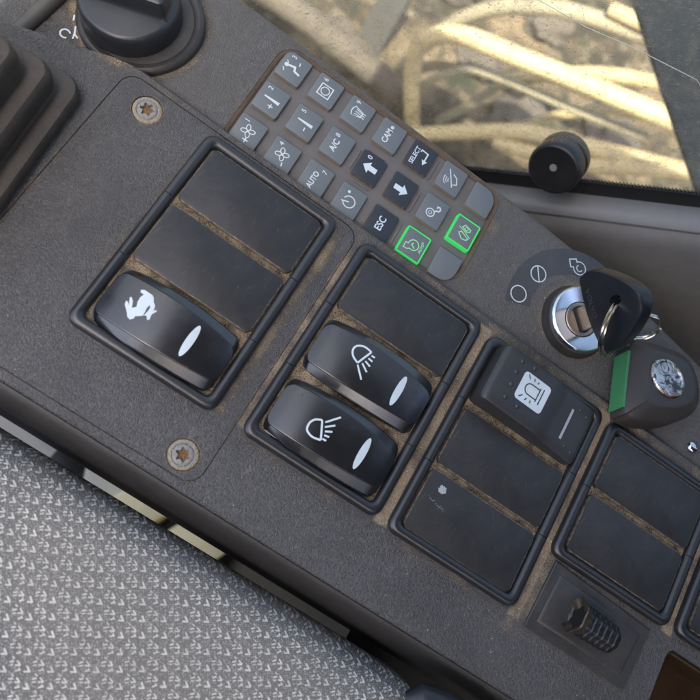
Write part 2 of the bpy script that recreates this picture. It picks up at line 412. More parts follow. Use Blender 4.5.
# flat marks: polygons and strokes gathered in 2-D, then laid on a surface z = f(x, y)
class Marks:
    def __init__(s): s.polys = []
    def poly(s, p): s.polys.append(list(p)); return s
    def line(s, pts, wd, closed=False):
        pts = [Vector(p) for p in pts]; K = len(pts); Lf, Rt = [], []
        for i in range(K):
            if closed: a, b = pts[i-1], pts[(i+1) % K]
            else: a, b = pts[max(i-1, 0)], pts[min(i+1, K-1)]
            p = pts[i]; d1 = (p-a).normalized() if (p-a).length > 1e-6 else (b-p).normalized()
            d2 = (b-p).normalized() if (b-p).length > 1e-6 else d1
            t = (d1+d2).normalized() if (d1+d2).length > 1e-6 else d1
            n = Vector((-t.y, t.x)); k = 1/max(.5, n.dot(Vector((-d1.y, d1.x))))
            Lf.append(p+n*wd/2*k); Rt.append(p-n*wd/2*k)
        m_ = K if closed else K-1
        s.polys.append(('strip', Lf, Rt, m_)); return s
    def circle(s, cx, cy, r, wd, n=24): return s.line(arc(cx, cy, r, 0, 360-360/n, n-1), wd, True)
    def disc(s, cx, cy, r, n=16): return s.poly(arc(cx, cy, r, 0, 360-360/n, n-1))
    def text(s, txt, size, cx, cy, bold=.0, sx=1.0):
        cu = bpy.data.curves.new('t', 'FONT'); cu.body = txt; cu.size = size; cu.align_x = 'CENTER'; cu.align_y = 'CENTER'; cu.offset = bold; cu.resolution_u = 3
        o = bpy.data.objects.new('t', cu); COL.objects.link(o); bpy.context.view_layer.update()
        me = bpy.data.meshes.new_from_object(o.evaluated_get(bpy.context.evaluated_depsgraph_get()))
        s.polys.append(('mesh', [(v.co.x*sx+cx, v.co.y+cy) for v in me.vertices], [tuple(p.vertices) for p in me.polygons]))
        bpy.data.objects.remove(o); bpy.data.curves.remove(cu); bpy.data.meshes.remove(me); return s
    def build(s, name, mat, parent, T=lambda x, y: (x, y), f=lambda x, y: 0, lift=.05, fine=0, loc=None):
        bm = bmesh.new()
        for k, q in enumerate(s.polys):
            b2 = bmesh.new()
            if q and q[0] == 'strip':
                _, L, Rr, m_ = q; K = len(L)
                a = [b2.verts.new((p.x, p.y, 0)) for p in L]; b = [b2.verts.new((p.x, p.y, 0)) for p in Rr]
                for i in range(m_): b2.faces.new((a[i], a[(i+1) % K], b[(i+1) % K], b[i]))
            elif q and q[0] == 'mesh':
                vv = [b2.verts.new((x, y, 0)) for x, y in q[1]]
                for fc in q[2]:
                    try: b2.faces.new([vv[i] for i in fc])
                    except ValueError: pass
            else:
                b2.faces.new([b2.verts.new((p[0], p[1], 0)) for p in q]); bmesh.ops.triangulate(b2, faces=b2.faces)
            if fine: bmesh.ops.subdivide_edges(b2, edges=b2.edges, cuts=fine, use_grid_fill=True)
            m0 = {}
            for v in b2.verts:
                x, y = T(v.co.x, v.co.y); m0[v] = bm.verts.new((x*S, y*S, (f(x, y)+lift+k*.004)*S))
            for fc in b2.faces: bm.faces.new([m0[v] for v in fc.verts])
            b2.free()
        bm.normal_update()
        for fc in bm.faces:
            if fc.normal.z < 0: fc.normal_flip()
        me = bpy.data.meshes.new(name); bm.to_mesh(me); bm.free()
        return link(name, me, mat, parent, loc, 0)

# ================================================================== CONSOLE
def smooth01(t): t = max(0, min(1, t)); return t*t*(3-2*t)
def interp(x, P):
    if x <= P[0][0]: return P[0][1]
    for (a, b), (c, d) in zip(P, P[1:]):
        if x <= c: return b+(d-b)*smooth01((x-a)/(c-a)) if False else b+(d-b)*(x-a)/(c-a)
    return P[-1][1]
FOLD = [(-170, -44), (-90, -18), (-70, -10.8), (-60, -7.2), (-51, -4.2), (-42, -.6), (-36, 1.9), (-31, 3.0), (-26, 3.3), (-10, 3.2), (330, 3.0)]
FAR = [(-170, 50.8), (110, 50.8), (140, 49.3), (160, 47.2), (190, 42.5), (230, 34), (330, 8)]
def zstrip(u): return -3.0-3.5*smooth01((-14-u)/26)
console = thing('control_console', 'grey grained operator console carrying switches, keypad and ignition', 'console')
us = [-170+4*i for i in range(23)]+[-78+1.5*i for i in range(216)]+[250+8*i for i in range(11)]
loops = []
for u in us:
    vc, vf, zs = interp(u, FOLD), interp(u, FAR), zstrip(u)
    P = [(-96, -62), (-103, -54), (-105.4, -46), (-105.2, -38), (-103.9, -24), (-102.6, -13), (-101.2, -5.6), (-99.6, -1.8), (-97, -.05)]
    a, b = -97, vc-1.6
    P += [(a+(b-a)*i/10, 0) for i in range(1, 11)]
    P += [(vc-.8, .15), (vc, .3), (vc+.5, .15), (vc+1.0, -.45), (vc+1.5, zs*.4), (vc+2.1, zs*.8), (vc+2.8, zs)]
    a, b = vc+2.8, vf-4.5
    P += [(a+(b-a)*i/8, zs) for i in range(1, 9)]
    P += [(vf-3, zs-.25), (vf-1.7, zs-.9), (vf-.7, zs-2), (vf-.1, zs-4), (vf, zs-8), (vf-2, zs-30), (vf-6, -62)]
    loops.append([(u, v, z) for v, z in P])
body = MB().loft(loops).build('body', 'skin', console)
KROT = R(1.6)
def kpt(a, b): return (8.9+a*cos(KROT)-b*sin(KROT), 9.4+a*sin(KROT)+b*cos(KROT))
KOUT = rrect(39.6, 15.9, 93.2, 42.6, [7, 7, 3, 9], 8)
c1 = MB().prism(rrect(13.35, -46.4, 88.5, 96.6, 5.3), -.62, 6).build('cutter', 'skin')
c2 = MB().prism([kpt(a, b) for a, b in KOUT], -6.0, 6).build('cutter', 'skin')
c3 = MB().prism(rrect(265, -77, 90, 40, 3), -22, 6).build('cutter', 'skin')
c4 = MB().prism(arc(-19.1, -5.8, 4.75, 0, 350, 35), -1.2, 6).build('cutter', 'skin'); c5 = MB().prism(arc(49.5, -88.4, 4.75, 0, 350, 35), -1.2, 6).build('cutter', 'skin')
cut(body, [c1, c2, c3, c4, c5])
plate_mb = MB(); L = []
for ins, z in ((0, -.60), (0, -.3), (.12, -.08), (.4, .0)):
    L.append([(x, y, z) for x, y in rrect(13.35, -46.4, 88.14-2*ins, 96.24-2*ins, 5.15-ins)])
cover = plate_mb.loft(L).build('cover_plate', 'skin', console)
def cyl_cut(x, y, r, z0, z1): return MB().prism(arc(x, y, r, 0, 350, 35), z0, z1).build('cutter', 'skin')
cut(cover, [cyl_cut(-19.1, -5.8, 4.75, -3, 3), cyl_cut(49.5, -88.4, 4.75, -3, 3)])
for (x, y, rot) in ((-19.1, -5.8, .3), (49.5, -88.4, 1.1)):
    mb = MB(); n = 48; loops = []
    for r, z, star in ((4.6, -1.15, 0), (4.55, -.4, 0), (4.1, -.05, 0), (3.5, .0, 0), (3.2, -.35, 0), (2.9, .1, 0), (2.4, .35, 0), (1.85, .3, 1), (1.8, -.9, 1)):
        loops.append([((r*(1+star*.26*cos(6*t)))*cos(t+rot), (r*(1+star*.26*cos(6*t)))*sin(t+rot), z) for t in [2*pi*j/n for j in range(n)]])
    mb.loft(loops).build('screw', 'screw', cover, (x, y, 0))
tb = MB()
rr0 = rrect(265, -77, 89.6, 39.6, 2.8); 
tb.loft([[(x, y, z) for x, y in rrect(265, -77, 89.6-2*i, 39.6-2*i, max(2.8-i, .5))] for i, z in ((0, -21.9), (0, -1.2), (.6, -.9), (1.2, -1.2), (1.6, -20.0))]).build('storage_tray', 'tray', console)
MB().lathe([(2.3, -.2), (2.3, .6), (1.9, 1.3), (1.0, 1.8), (.2, 1.9)], 20).build('stud', 'chrome', console, (201.5, 10.2, -3))
# raised trim bead and side panel by the rotary dial, top-left
MB().tube([(-66.5, -30, -6.6), (-65.2, -8, -6.2), (-64, 10, -6.0), (-63, 49, -6.2)], 2.7, 14).build('trim_bead', 'groove', console)

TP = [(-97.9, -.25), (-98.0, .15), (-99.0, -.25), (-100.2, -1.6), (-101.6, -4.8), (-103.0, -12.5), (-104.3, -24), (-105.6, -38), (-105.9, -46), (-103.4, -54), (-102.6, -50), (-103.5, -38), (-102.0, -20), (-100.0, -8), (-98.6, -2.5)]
MB().loft([[(-169+12*i, v, z) for v, z in TP] for i in range(41)]).build('edge_shade', 'edgeshade', console)  # dark strip puts the shade of the lower edge into colour
# ================================================================== SWITCH BANKS
def frame_mesh(H):
    L = []
    for ins, z, r in ((.15, -.2, 3.7), (0, .9, 3.9), (.25, 1.9, 3.7), (.9, 2.6, 3.2), (1.6, 2.85, 2.8), (2.5, 2.8, 2.2), (3.2, 2.4, 1.9), (3.65, 1.7, 1.7), (3.85, .8, 1.6), (3.85, -.2, 1.6)):
        L.append([(x, y, z) for x, y in rrect(25, -H/2, 50-2*ins, H-2*ins, r, 7)])
    return MB().loft(L, closed=True)
DUSTM = Mat('grit', rough=.95, spec=.1)
_n = DUSTM.noise(2.6, 4, .75)*.7+DUSTM.noise(.25, 2, .6, off=3)*.3; DUSTM.set('Base Color', DUSTM.mix(_n.step(.40, .60), (.055, .042, .03), (.42, .33, .22))); DUSTM.bump(_n, .0006, 1)
MT['grit'] = DUSTM.m
def blank(parent, cy):
    return slab(MB(), 0, 0, 41.5, 21.2, 2.3, .1, 1.9, .4).build('blank_plate', 'blank', parent, (25, cy, 0))
# --- glossy curved rocker: barrel plan, arched along its length, with a chamfer facet along each side
HL, HW = 20.3, 10.7
def rk_w(x): return HW-1.25*(abs(x)/HL)**2.2
def rk_z(x): t = x/HL; return 5.7+.7*t-3.0*abs(t-.05)**2.0 - .9*max(0, abs(t)-.86)/.14*.5
def rk_face(x, y): return rk_z(x)-.35*(y/HW)**2
def rocker_mesh():
    xs = [-HL+2.4*(1-cos(pi/2*i/9)) for i in range(9)]; xs = xs+[-17.9+35.8*i/28 for i in range(29)]+[-x for x in reversed(xs)]
    def row(x):
        t = abs(x)/HL; e = max(0, (abs(x)-(HL-2.4))/2.4); cr = 2.4*(1-math.sqrt(max(0, 1-e*e)))    # rounded corners in plan
        w_ = rk_w(x)-cr; z = rk_z(x); fw = max(w_-1.9-1.7*(.25+.75*max(0, (x/HL+1)/2)), 3); P = []
        for y, zz in ((-w_+.25, .4), (-w_, z-2.7), (-w_+.15, z-2.2), (-w_+.45, z-1.9), (-fw-.10, rk_face(x, fw)-.30), (-fw+.08, rk_face(x, fw)-.06), (-fw+.25, rk_face(x, fw))): P.append((x, y, zz))
        for k in range(1, 8): y = (-fw+.25)+2*(fw-.25)*k/8; P.append((x, y, rk_face(x, y)))
        for y, zz in ((fw-.25, rk_face(x, fw)), (fw-.08, rk_face(x, fw)-.06), (fw+.10, rk_face(x, fw)-.30), (w_-.45, z-1.9), (w_-.15, z-2.2), (w_, z-2.7), (w_-.25, .4)): P.append((x, y, zz))
        return P
    rows = [row(x) for x in xs]
    def end(r, sgn):                         # bowed end, rolled over
        out = []
        for dx, f in ((.10, .97), (.16, .9), (.2, .1)):
            out.append([(p[0]+sgn*dx, p[1]*.985, .4+(p[2]-.4)*f) for p in r])
        return out
    allr = list(reversed(end(rows[0], -1)))+rows+end(rows[-1], 1)
    return MB().loft(allr)
ROCK = rocker_mesh().mesh('rocker_switch')
def rocker(parent, cy): return link('rocker_switch', ROCK.copy(), 'rocker', parent, (25, cy, 0), 12)
def lens(parent, x, cy):
    mk = Marks(); a = [(1.25*sin(t)*(1), 5.4*cos(t)) for t in [2*pi*i/40 for i in range(40)]]
    mk.poly([(x+p*(1+.0*q)+q*.0, q) for p, q in a]); return mk.build('indicator_lens', 'legend', parent, f=rk_face, lift=.07, fine=1)

def bank(u0, v0, H, label, n):
    t = thing('switch_bank', label, 'switch panel', (u0, v0, 0), group='switch banks on the console')
    fr = frame_mesh(H).build('frame', 'frame', t); bpy.context.view_layer.update()
    cs = []
    for yy in ((-25.6, -49.2) if n == 3 else (-26,)):
        for xx in (1.2, 48.8): c = MB().box(xx-4, xx+4, yy-.11, yy+.11, 1.9, 6).build('cutter', 'frame', t); cs.append(c)
    bpy.context.view_layer.update(); cut(fr, cs)
    slab(MB(), 25, -H/2, 43.5, H-6.5, 1.6, -.15, .35, .1).build('dust_bed', 'grit', t)
    return t
CY = (-14.5, -37.7, -60.6)
# bank 1: two blanks and the rabbit rocker
b1 = bank(0, 0, 74.5, 'black switch frame with two blank covers and a glossy rabbit rocker', 3)
blank(b1, CY[0]); blank(b1, CY[1])
rk = rocker(b1, CY[2]); rk['label'] = 'glossy black rocker with white running rabbit'
RAB = [(15.4,-64.8),(14.3,-64.5),(13.4,-63.4),(11.6,-61.8),(11.2,-60.6),(11.8,-60.6),(12.7,-61.3),(11.9,-60.0),(11.5,-59.1),(11.9,-58.9),(12.8,-59.6),(13.4,-60.7),(13.8,-61.6),(14.7,-60.6),(14.1,-59.2),(13.9,-57.6),(14.3,-56.4),(13.1,-56.3),(12.8,-55.6),(13.6,-55.1),(15.1,-55.1),(16.4,-55.2),(17.1,-55.6),(17.9,-56.8),(18.8,-57.4),(19.2,-58.5),(19.2,-59.0),(19.9,-58.4),(20.2,-58.7),(19.5,-60.2),(19.7,-61.0),(19.9,-61.8),(19.4,-62.3),(18.5,-61.3)]
mk = Marks(); mk.poly([(x-25, y+60.6) for x, y in RAB+[(17.9,-61.75),(18.1,-59.6),(18.0,-58.7),(17.5,-58.1),(17.3,-59.3),(17.5,-60.3),(17.75,-61.85),(16.0,-63.2),(16.1,-63.9)]])
mk.build('legend', 'legend', rk, f=rk_face, lift=.06, fine=1); lens(rk, 7.7, 0)
# bank 2: blank and two lamp rockers
b2 = bank(59.3, .2, 74.5, 'black switch frame holding two glossy work lamp rockers', 3)
blank(b2, CY[0])
def lampmark(parent, pts, rays, u0, cy):
    mk = Marks()
    P = [Vector((x-u0-25, y-.2-cy)) for x, y in pts]
    dense = []
    for i in range(len(P)-1):                # smooth the dome with Catmull-Rom
        p0, p1, p2, p3 = P[max(i-1, 0)], P[i], P[i+1], P[min(i+2, len(P)-1)]
        for k in range(5):
            t = k/5; dense.append(.5*((2*p1)+(p2-p0)*t+(2*p0-5*p1+4*p2-p3)*t*t+(3*p1-p0-3*p2+p3)*t**3))
    dense.append(P[-1])
    mk.line(dense, .62, False); mk.line([dense[-1], (dense[-1]+dense[0])/2, dense[0]], .62)
    for a, b in rays: mk.line([(a[0]-u0-25, a[1]-.2-cy), ((a[0]+b[0])/2-u0-25, (a[1]+b[1])/2-.2-cy), (b[0]-u0-25, b[1]-.2-cy)], .58)
    return mk.build('legend', 'legend', parent, f=rk_face, lift=.06)
ra = rocker(b2, CY[1]); ra['label'] = 'upper rocker, lamp icon shining downward'
lampmark(ra, [(77.9,-35.9),(75.7,-34.8),(74.6,-33.0),(75.1,-31.2),(77.2,-30.2),(79.9,-30.5)], [((78.2,-36.4),(81.6,-39.9)),((79.2,-35.2),(81.8,-36.9)),((79.7,-34.1),(81.8,-34.8)),((80.1,-32.8),(81.7,-33.0)),((80.5,-31.5),(81.7,-31.5))], 58.9, CY[1]+1.4); lens(ra, 9.6, 0)
rb = rocker(b2, CY[2]); rb['label'] = 'lower rocker with chipped edge, lamp icon shining upward'
lampmark(rb, [(80.5,-63.5),(77.8,-64.0),(75.5,-63.1),(75.0,-60.9),(75.9,-59.1),(77.8,-58.1)], [((78.9,-58.2),(82.2,-54.3)),((79.5,-59.5),(82.0,-57.4)),((80.2,-60.6),(82.2,-59.5)),((80.6,-61.7),(82.2,-61.4)),((80.7,-62.9),(82.0,-62.8))], 58.9, CY[2]+.4); lens(rb, 9.6, 0)
we = MB()
def edge_pt(x): return (x, -(rk_w(x)-.42), rk_z(x)-1.86)
we.tube([(-20.35, y, rk_z(-20.3)-1.9) for y in (2, 0, -2, -4, -5.6, -6.8)]+[edge_pt(x) for x in (-19.2, -18, -16, -14.5)], [.03, .1, .16, .2, .22, .24, .26, .22, .12, .03], 6)
we.build('worn_edge', 'legend_grey', rb)
# bank 3: angular beacon rocker and two blanks
b3 = bank(112.6, -.6, 74.5, 'dusty black switch frame with a matt beacon rocker above two blanks', 3)
def az(x): return interp(x, [(-20.6, 8.4), (-19.6, 9.5), (-18, 9.8), (.6, 8.7), (3, 7.9), (7, 6.4), (12, 5.4), (18, 4.6), (19.7, 4.3), (20.8, 3.4)])
mb = MB(); rows = []
for x in [-20.8, -20.6, -20.2, -19.6, -18.6]+[-17+i for i in range(36)]+[19.2, 19.9, 20.4, 20.7]:
    e = max(0, abs(x)-18.9)/1.9; cr = 1.6*(1-math.sqrt(max(0, 1-e*e))); w_ = 10.6-cr; z = az(x)
    rows.append([(x, -w_-.15, .3), (x, -w_, z-.9), (x, -w_+.22, z-.3), (x, -w_+.8, z)]+[(x, -w_+.8+(2*w_-1.6)*k/6, z) for k in range(1, 6)]+[(x, w_-.8, z), (x, w_-.22, z-.3), (x, w_, z-.9), (x, w_+.15, .3)])
br = mb.loft(rows).build('rocker_switch', 'rocker_matt', b3, (25, -13.6, 0), 40); br['label'] = 'matt black wedge rocker with pale beacon square'
def bz(x, y): return az(x)
mk = Marks(); mk.poly(rrect(-5.4, .9, 11.2, 10.2, 1.3, 4)); mk.build('legend_square', 'legend', br, f=bz, lift=.06, fine=2)
mk = Marks()
bx, by = -5.6, 1.1
mk.line([(bx+2.2, by+1.9), (bx-1.2, by+1.9)]+[(bx-1.2+1.9*cos(R(a)), by+1.9*sin(R(a))) for a in range(105, 270, 15)]+[(bx-1.2, by-1.9), (bx+2.2, by-1.9)], .42)
mk.line([(bx+2.2, by-2.6), (bx+2.2, by), (bx+2.2, by+2.6)], .42); mk.line([(bx+3.5, by-2.9), (bx+3.5, by), (bx+3.5, by+2.9)], .42)
for (p, q) in (((-2.7, 3.0), (-3.8, 4.3)), ((-.9, 3.1), (-1.3, 4.2)), ((.4, 3.1), (.7, 4.0)), ((-2.7, -3.0), (-3.9, -4.2)), ((-.9, -3.1), (-1.4, -4.2)), ((.5, -3.1), (.8, -4.1))): mk.line([(bx+p[0], by+p[1]), (bx+(p[0]+q[0])/2, by+(p[1]+q[1])/2), (bx+q[0], by+q[1])], .4)
mk.build('legend', 'ink', br, f=bz, lift=.14, fine=1)
mk = Marks(); mk.poly([(11.2, -5.6), (12.2, -5.6), (12.2, 5.9), (11.2, 5.9)]); mk.build('indicator_bar', 'legend_grey', br, f=bz, lift=.1, fine=3)
for (x, y) in ((-13.6, 7.6), (-8.6, 8.3), (-13.9, 3.4), (-13.6, -1.2), (-13.4, -5.9), (-8.2, -6.2)): MB().lathe([(.95, az(x)-.2), (.8, az(x)+.3), (.45, az(x)+.55), (.05, az(x)+.62)], 12, Matrix.Translation((x, y, 0))).build('braille_dot', 'rocker_matt', br)
for (x, y) in ((14.4, 7.3), (17.6, 6.6), (14.6, -6.6), (17.6, -7.2)): MB().lathe([(.75, az(x)-.2), (.65, az(x)+.25), (.35, az(x)+.45), (.05, az(x)+.5)], 12, Matrix.Translation((x, y, 0))).build('braille_dot', 'rocker_matt', br)
blank(b3, CY[1]); lastb = blank(b3, CY[2]); lastb['label'] = 'blank cover with small scuffed round mark'
mk = Marks()
for i in range(70):
    a, r_ = random.random()*2*pi, 1.2*math.sqrt(random.random()); mk.disc(-14.6+r_*cos(a), 6.0+r_*sin(a), .2+.16*random.random(), 7)
for i in range(60):
    t = random.random(); mk.disc(-17.5+6.5*t+random.gauss(0, .4), 1.6-1.2*t+random.gauss(0, .35), .03+.07*random.random(), 6)
mk.build('scuff', 'legend_grey', lastb, f=lambda x, y: 1.9, lift=.02)
# banks 4 and 5: blanks only
b4 = bank(165.4, -1.0, 52, 'black switch frame with two plain blanks above the ribbed toggle', 2)
blank(b4, -14.2); blank(b4, -37.4)
b5 = bank(218.3, -.4, 52, 'black switch frame of blanks beside the brown storage tray', 2)
blank(b5, -14.2); blank(b5, -37.4)

# ================================================================== KEYPAD
kp = thing('keypad', 'grey rubber keypad of twenty one keys with white symbols', 'keypad', (8.9, 9.4, 0), (0, 0, KROT))
L = []
for ins, z in ((.12, -5.95), (.12, -4.6), (.5, -4.2)): L.append([(x, y, z) for x, y in rrect(39.6, 15.9, 93.2-2*ins, 42.6-2*ins, [7-ins, 7-ins, 3-ins, 9-ins], 8)])
MB().loft(L).build('key_mat', 'mat', kp)
L = []
for ins, z in ((.1, -4.3), (.1, -3.15), (.9, -3.3), (1.5, -3.9), (1.7, -4.3)): L.append([(x, y, z) for x, y in rrect(39.6, 15.9, 93.2-2*ins, 42.6-2*ins, [max(7-ins, .5), max(7-ins, .5), max(3-ins, .5), max(9-ins, .5)], 8)])
MB().loft(L, closed=True).build('dusty_rim', 'rimdust', kp)
mb = MB()
for (a, b, w_, h_) in ((13.2*3-5.7, 14.9+.4, .7, 8), (13.2*4+6.2, 0, .9, 9), (13.2*4+6.2, 14.9, .9, 9), (13.2*4+6.2, 29.8, .9, 9), (13.2*3-.2, 14.9+6.6, 7, .7), (13.2*3-.2, 14.9-6.6, 8, .7)):
    slab(mb, a, b, w_, h_, .3, -4.4, -3.75, .15, 3)
mb.build('rib', 'mat', kp)
KT = -2.3
def kT(x, y): return (-y, x)                     # key drawings: x to the right of the driver, y forward
def fan(m, cx, cy):
    for k in range(4):
        a = R(20+90*k); px, py = cx+1.25*cos(a), cy+1.25*sin(a)
        m.line([(px+1.15*cos(t)*cos(a)-.72*sin(t)*sin(a), py+1.15*cos(t)*sin(a)+.72*sin(t)*cos(a)) for t in [2*pi*i/14 for i in range(14)]], .3, True)
    m.disc(cx, cy, .3, 8)
def engine(m, cx, cy, s=1):
    m.line([(cx+s*1.9*cos(R(a)), cy+s*1.9*sin(R(a))) for a in range(-200, 101, 15)]+[(cx-s*.5, cy+s*2.9), (cx-s*2.5, cy+s*2.9), (cx-s*2.5, cy+s*1.6)], .34, True)
def legend(i, j, m):
    if (i, j) == (0, 0): fan(m, .3, .2); m.line([(-3.9, -.6), (-2.9, -.6), (-1.9, -.6)], .4); m.line([(-2.9, -1.6), (-2.9, -.6), (-2.9, .4)], .4); m.text('1', 2.4, 3.6, 2.2, .04)
    elif (i, j) == (0, 1): m.poly([(-.6, -3), (.6, -3), (.3, 2.6), (-.2, 2.6)]); m.line([(-3.3, -1), (-2.4, -1), (-1.5, -1)], .42); m.line([(-2.4, -1.9), (-2.4, -1), (-2.4, -.1)], .42); m.text('2', 2.4, 3.6, 2.2, .04)
    elif (i, j) == (0, 2):
        m.disc(-.3, 2.6, .75); m.line([(-.1, 1.9), (.5, -.3), (-1.0, -.9), (-1.4, -3)], .75); m.line([(1.3, 3.2), (.6, 2.4), (.7, 2.3)], .3); m.line([(1.7, -1.4), (2.4, -1.2), (3, -1)], .4); m.line([(-3, 2.4), (-2.4, 2.6), (-1.8, 3.2)], .35); m.text('3', 2.4, 3.7, 1.6, .04)
    elif (i, j) == (1, 0): fan(m, .3, .2); m.line([(-3.6, -1.6), (-2.9, -1.4), (-2.2, -1.2)], .4); m.text('4', 2.4, 3.6, 2.2, .04)
    elif (i, j) == (1, 1): m.poly([(-.6, -3), (.6, -3), (.3, 2.6), (-.2, 2.6)]); m.line([(-3.0, -1.2), (-2.3, -1.1), (-1.6, -1)], .42); m.text('5', 2.4, 3.6, 2.2, .04)
    elif (i, j) == (1, 2): m.line([(-2.6, -2), (1.9, -2), (1.9, 2.4), (-2.6, 2.4)], .4, True); m.circle(-.35, .2, 1.5, .35); m.text('6', 2.4, 3.7, 2.0, .04)
    elif (i, j) == (2, 0): m.text('AUTO', 2.7, -1.0, .6, .07, .86); m.text('7', 2.4, 3.6, -1.6, .04)
    elif (i, j) == (2, 1): m.text('A/C', 3.1, -.6, .8, .08, .9); m.text('8', 2.4, 3.4, 1.6, .05)
    elif (i, j) == (2, 2):
        m.line([(-1.9, 1.9)]+[(2.9*sin(R(a)), 2.9*cos(R(a))-.4) for a in range(-40, 41, 10)]+[(1.0, -1.4), (-1.0, -1.4)], .36, True)
        for x in (-.9, 0, .9): m.line([(x*1.2, 1.2), (x*.9+.15, .4), (x*.8-.15, -.8), (x*.9+.1, -2.0), (x, -2.7)], .3)
        m.text('9', 2.4, 3.8, 1.7, .05)
    elif (i, j) == (3, 0): m.line([(-.4+2.1*cos(R(a)), -.2+2.1*sin(R(a))) for a in range(105, 436, 15)], .38); m.line([(-.4, -.2), (-.9, 1.2), (-1.3, 2.4)], .4); m.disc(2.9, 1.5, .55, 8)
    elif (i, j) == (3, 1): m.poly([(-1, -2.8), (1, -2.8), (1, .2), (-1, .2)]); m.poly([(2.3, .1), (0, 2.6), (-2.3, .1)]); m.text('0', 2.6, 3.6, 1.6, .05)
    elif (i, j) == (3, 2): m.text('CAM', 3.0, -.7, .7, .08, .88); m.disc(3.2, 1.6-1, .7, 10)
    elif (i, j) == (4, 0): m.text('ESC', 3.6, -.2, .1, .07, .9)
    elif (i, j) == (4, 1): m.poly([(-1, 2.8), (1, 2.8), (1, -.2), (-1, -.2)]); m.poly([(2.3, -.1), (0, -2.6), (-2.3, -.1)])
    elif (i, j) == (4, 2): m.text('SELECT', 2.4, -.3, 2.2, .05, .95); m.line([(2.2, .9), (3.0, .8), (2.8, -1.8), (-.3, -1.8)], .5); m.poly([(-.2, -.7), (-2.2, -1.8), (-.2, -2.9)])
    elif (i, j) == (5, 0): engine(m, -.2, -.1); m.line([(-1.2, -.9), (-.4, .6), (.5, .2)], .4); m.text('AUTO', 1.3, .2, -3.0, .04); m.text('N', 1.2, 2.3, -2.6, .03)
    elif (i, j) == (5, 1): m.circle(-1.0, .6, 1.5, .38); m.circle(-1.0, .6, .6, .22, 14); m.line([(0, -.5), (.8, -1.1), (1.0, -1.9), (1.9, -2.3), (2.6, -1.7), (2.4, -.9), (1.7, -.9)], .5)
    elif (i, j) == (5, 2):
        m.line([(-3, -1.6), (0, .2), (3.1, 2.1)], .38); m.line([(-1.9, -1.4), (-1.0, -2.7), (1.2, -1.7), (2.0, .0)], .4)
        for r_ in (1.2, 2.0, 2.8): m.line([(-.8+r_*cos(R(a)), -.2+r_*sin(R(a))) for a in range(75, 146, 10)], .32)
    elif (i, j) == (6, 1):
        m.line([(-2.6, -.3), (-1.0, 1.6), (-.1, .8), (-1.4, -2.5), (-2.2, -2.0)], .36, True); m.line([(-.8, -3.0), (.6, .2), (1.2, 2.4)], .32)
        m.line([(.7, -.9), (1.6, 1.2), (2.8, .6), (2.2, -1.9), (1.3, -2.0)], .36, True); m.circle(1.7, -.4, .6, .26, 12)
DARK = {(3, 1), (4, 0), (4, 1), (4, 2)}; GREEN = {(5, 0), (6, 1)}
KEYLAB = {}
for i in range(7):
    for j in range(3):
        a, b = 13.2*i, 14.9*j
        rad = [.7]*4
        if (i, j) == (6, 0): rad = [.7, .7, .7, 5.5]
        if (i, j) == (6, 2): rad = [5.0, .7, .7, .7]
        if (i, j) == (0, 2): rad = [.7, 3.0, .7, .7]
        k = slab(MB(), 0, 0, 9.5, 10.9, rad, -4.4, KT-(.35 if (i, j) in DARK else 0), .35, 5).build('key', 'key_dark' if (i, j) in DARK else 'key', kp, (a, b, 0))
        if (i, j) in GREEN:
            L = []
            for ins, z in ((-.05, -4.3), (-.05, KT-.2), (.1, KT+.08), (.5, KT+.08), (.65, KT-.1)): L.append([(x, y, z) for x, y in rrect(0, 0, 9.5-2*ins, 10.9-2*ins, max(.7-ins, .1), 4)])
            MB().loft(L).build('lit_border', 'green', k)
            k['label'] = 'key with lit green border'
        mk = Marks(); legend(i, j, mk)
        if mk.polys: mk.build('legend', 'green_ink' if (i, j) in GREEN else ('legend' if (i, j) in DARK else 'legend_key'), k, kT, lambda x, y, z=KT-(.35 if (i, j) in DARK else 0): z, .03)

# ================================================================== ROTARY DIAL
rd = thing('rotary_dial', 'black rotary dial with raised grip bar near the joystick boot', 'dial', (-39.8, 21.5, -5.0), (R(3), R(-6), 0))
MB().lathe([(20.4, -4), (20.4, 1.0), (19.8, 1.9), (18.8, 2.3), (17.6, 2.0), (16.8, 1.4), (.5, 1.4)], 72).build('base_ring', 'ring', rd)
cap = MB().lathe([(16.1, 1.2), (16.1, 4.0), (15.7, 7.6), (15.3, 8.8), (14.7, 9.4), (14.0, 9.6), (.3, 9.7)], 72).build('cap', 'knob', rd, (-3.2, -.6, 0))
ga = R(16); mb = MB(); L = []
for ins, z in ((-1.6, 9.2), (-.7, 9.9), (-.1, 11.2), (.2, 13.6), (.9, 15.0), (2.0, 15.5)):
    L.append([(x*cos(ga)-y*sin(ga), x*sin(ga)+y*cos(ga), z) for x, y in rrect(-.5, -.4, 27-2*ins, 7-2*ins, max(1.8-ins*.4, .6), 5)])
mb.loft(L).build('grip_bar', 'knob', cap)
mk = Marks(); mk.line(arc(-11.6, -18.6, 1.6, 20, 340, 14), .5); mk.line([(-9.9, -17.9), (-8.4, -18.8), (-7.2, -19.8)], .5); mk.line([(-10.2, -15.6), (-9.2, -17.4), (-8.4, -18.8)], .5); mk.line([(-10.8, -13.4), (-11.6, -12.2), (-10.2, -11)], .5)
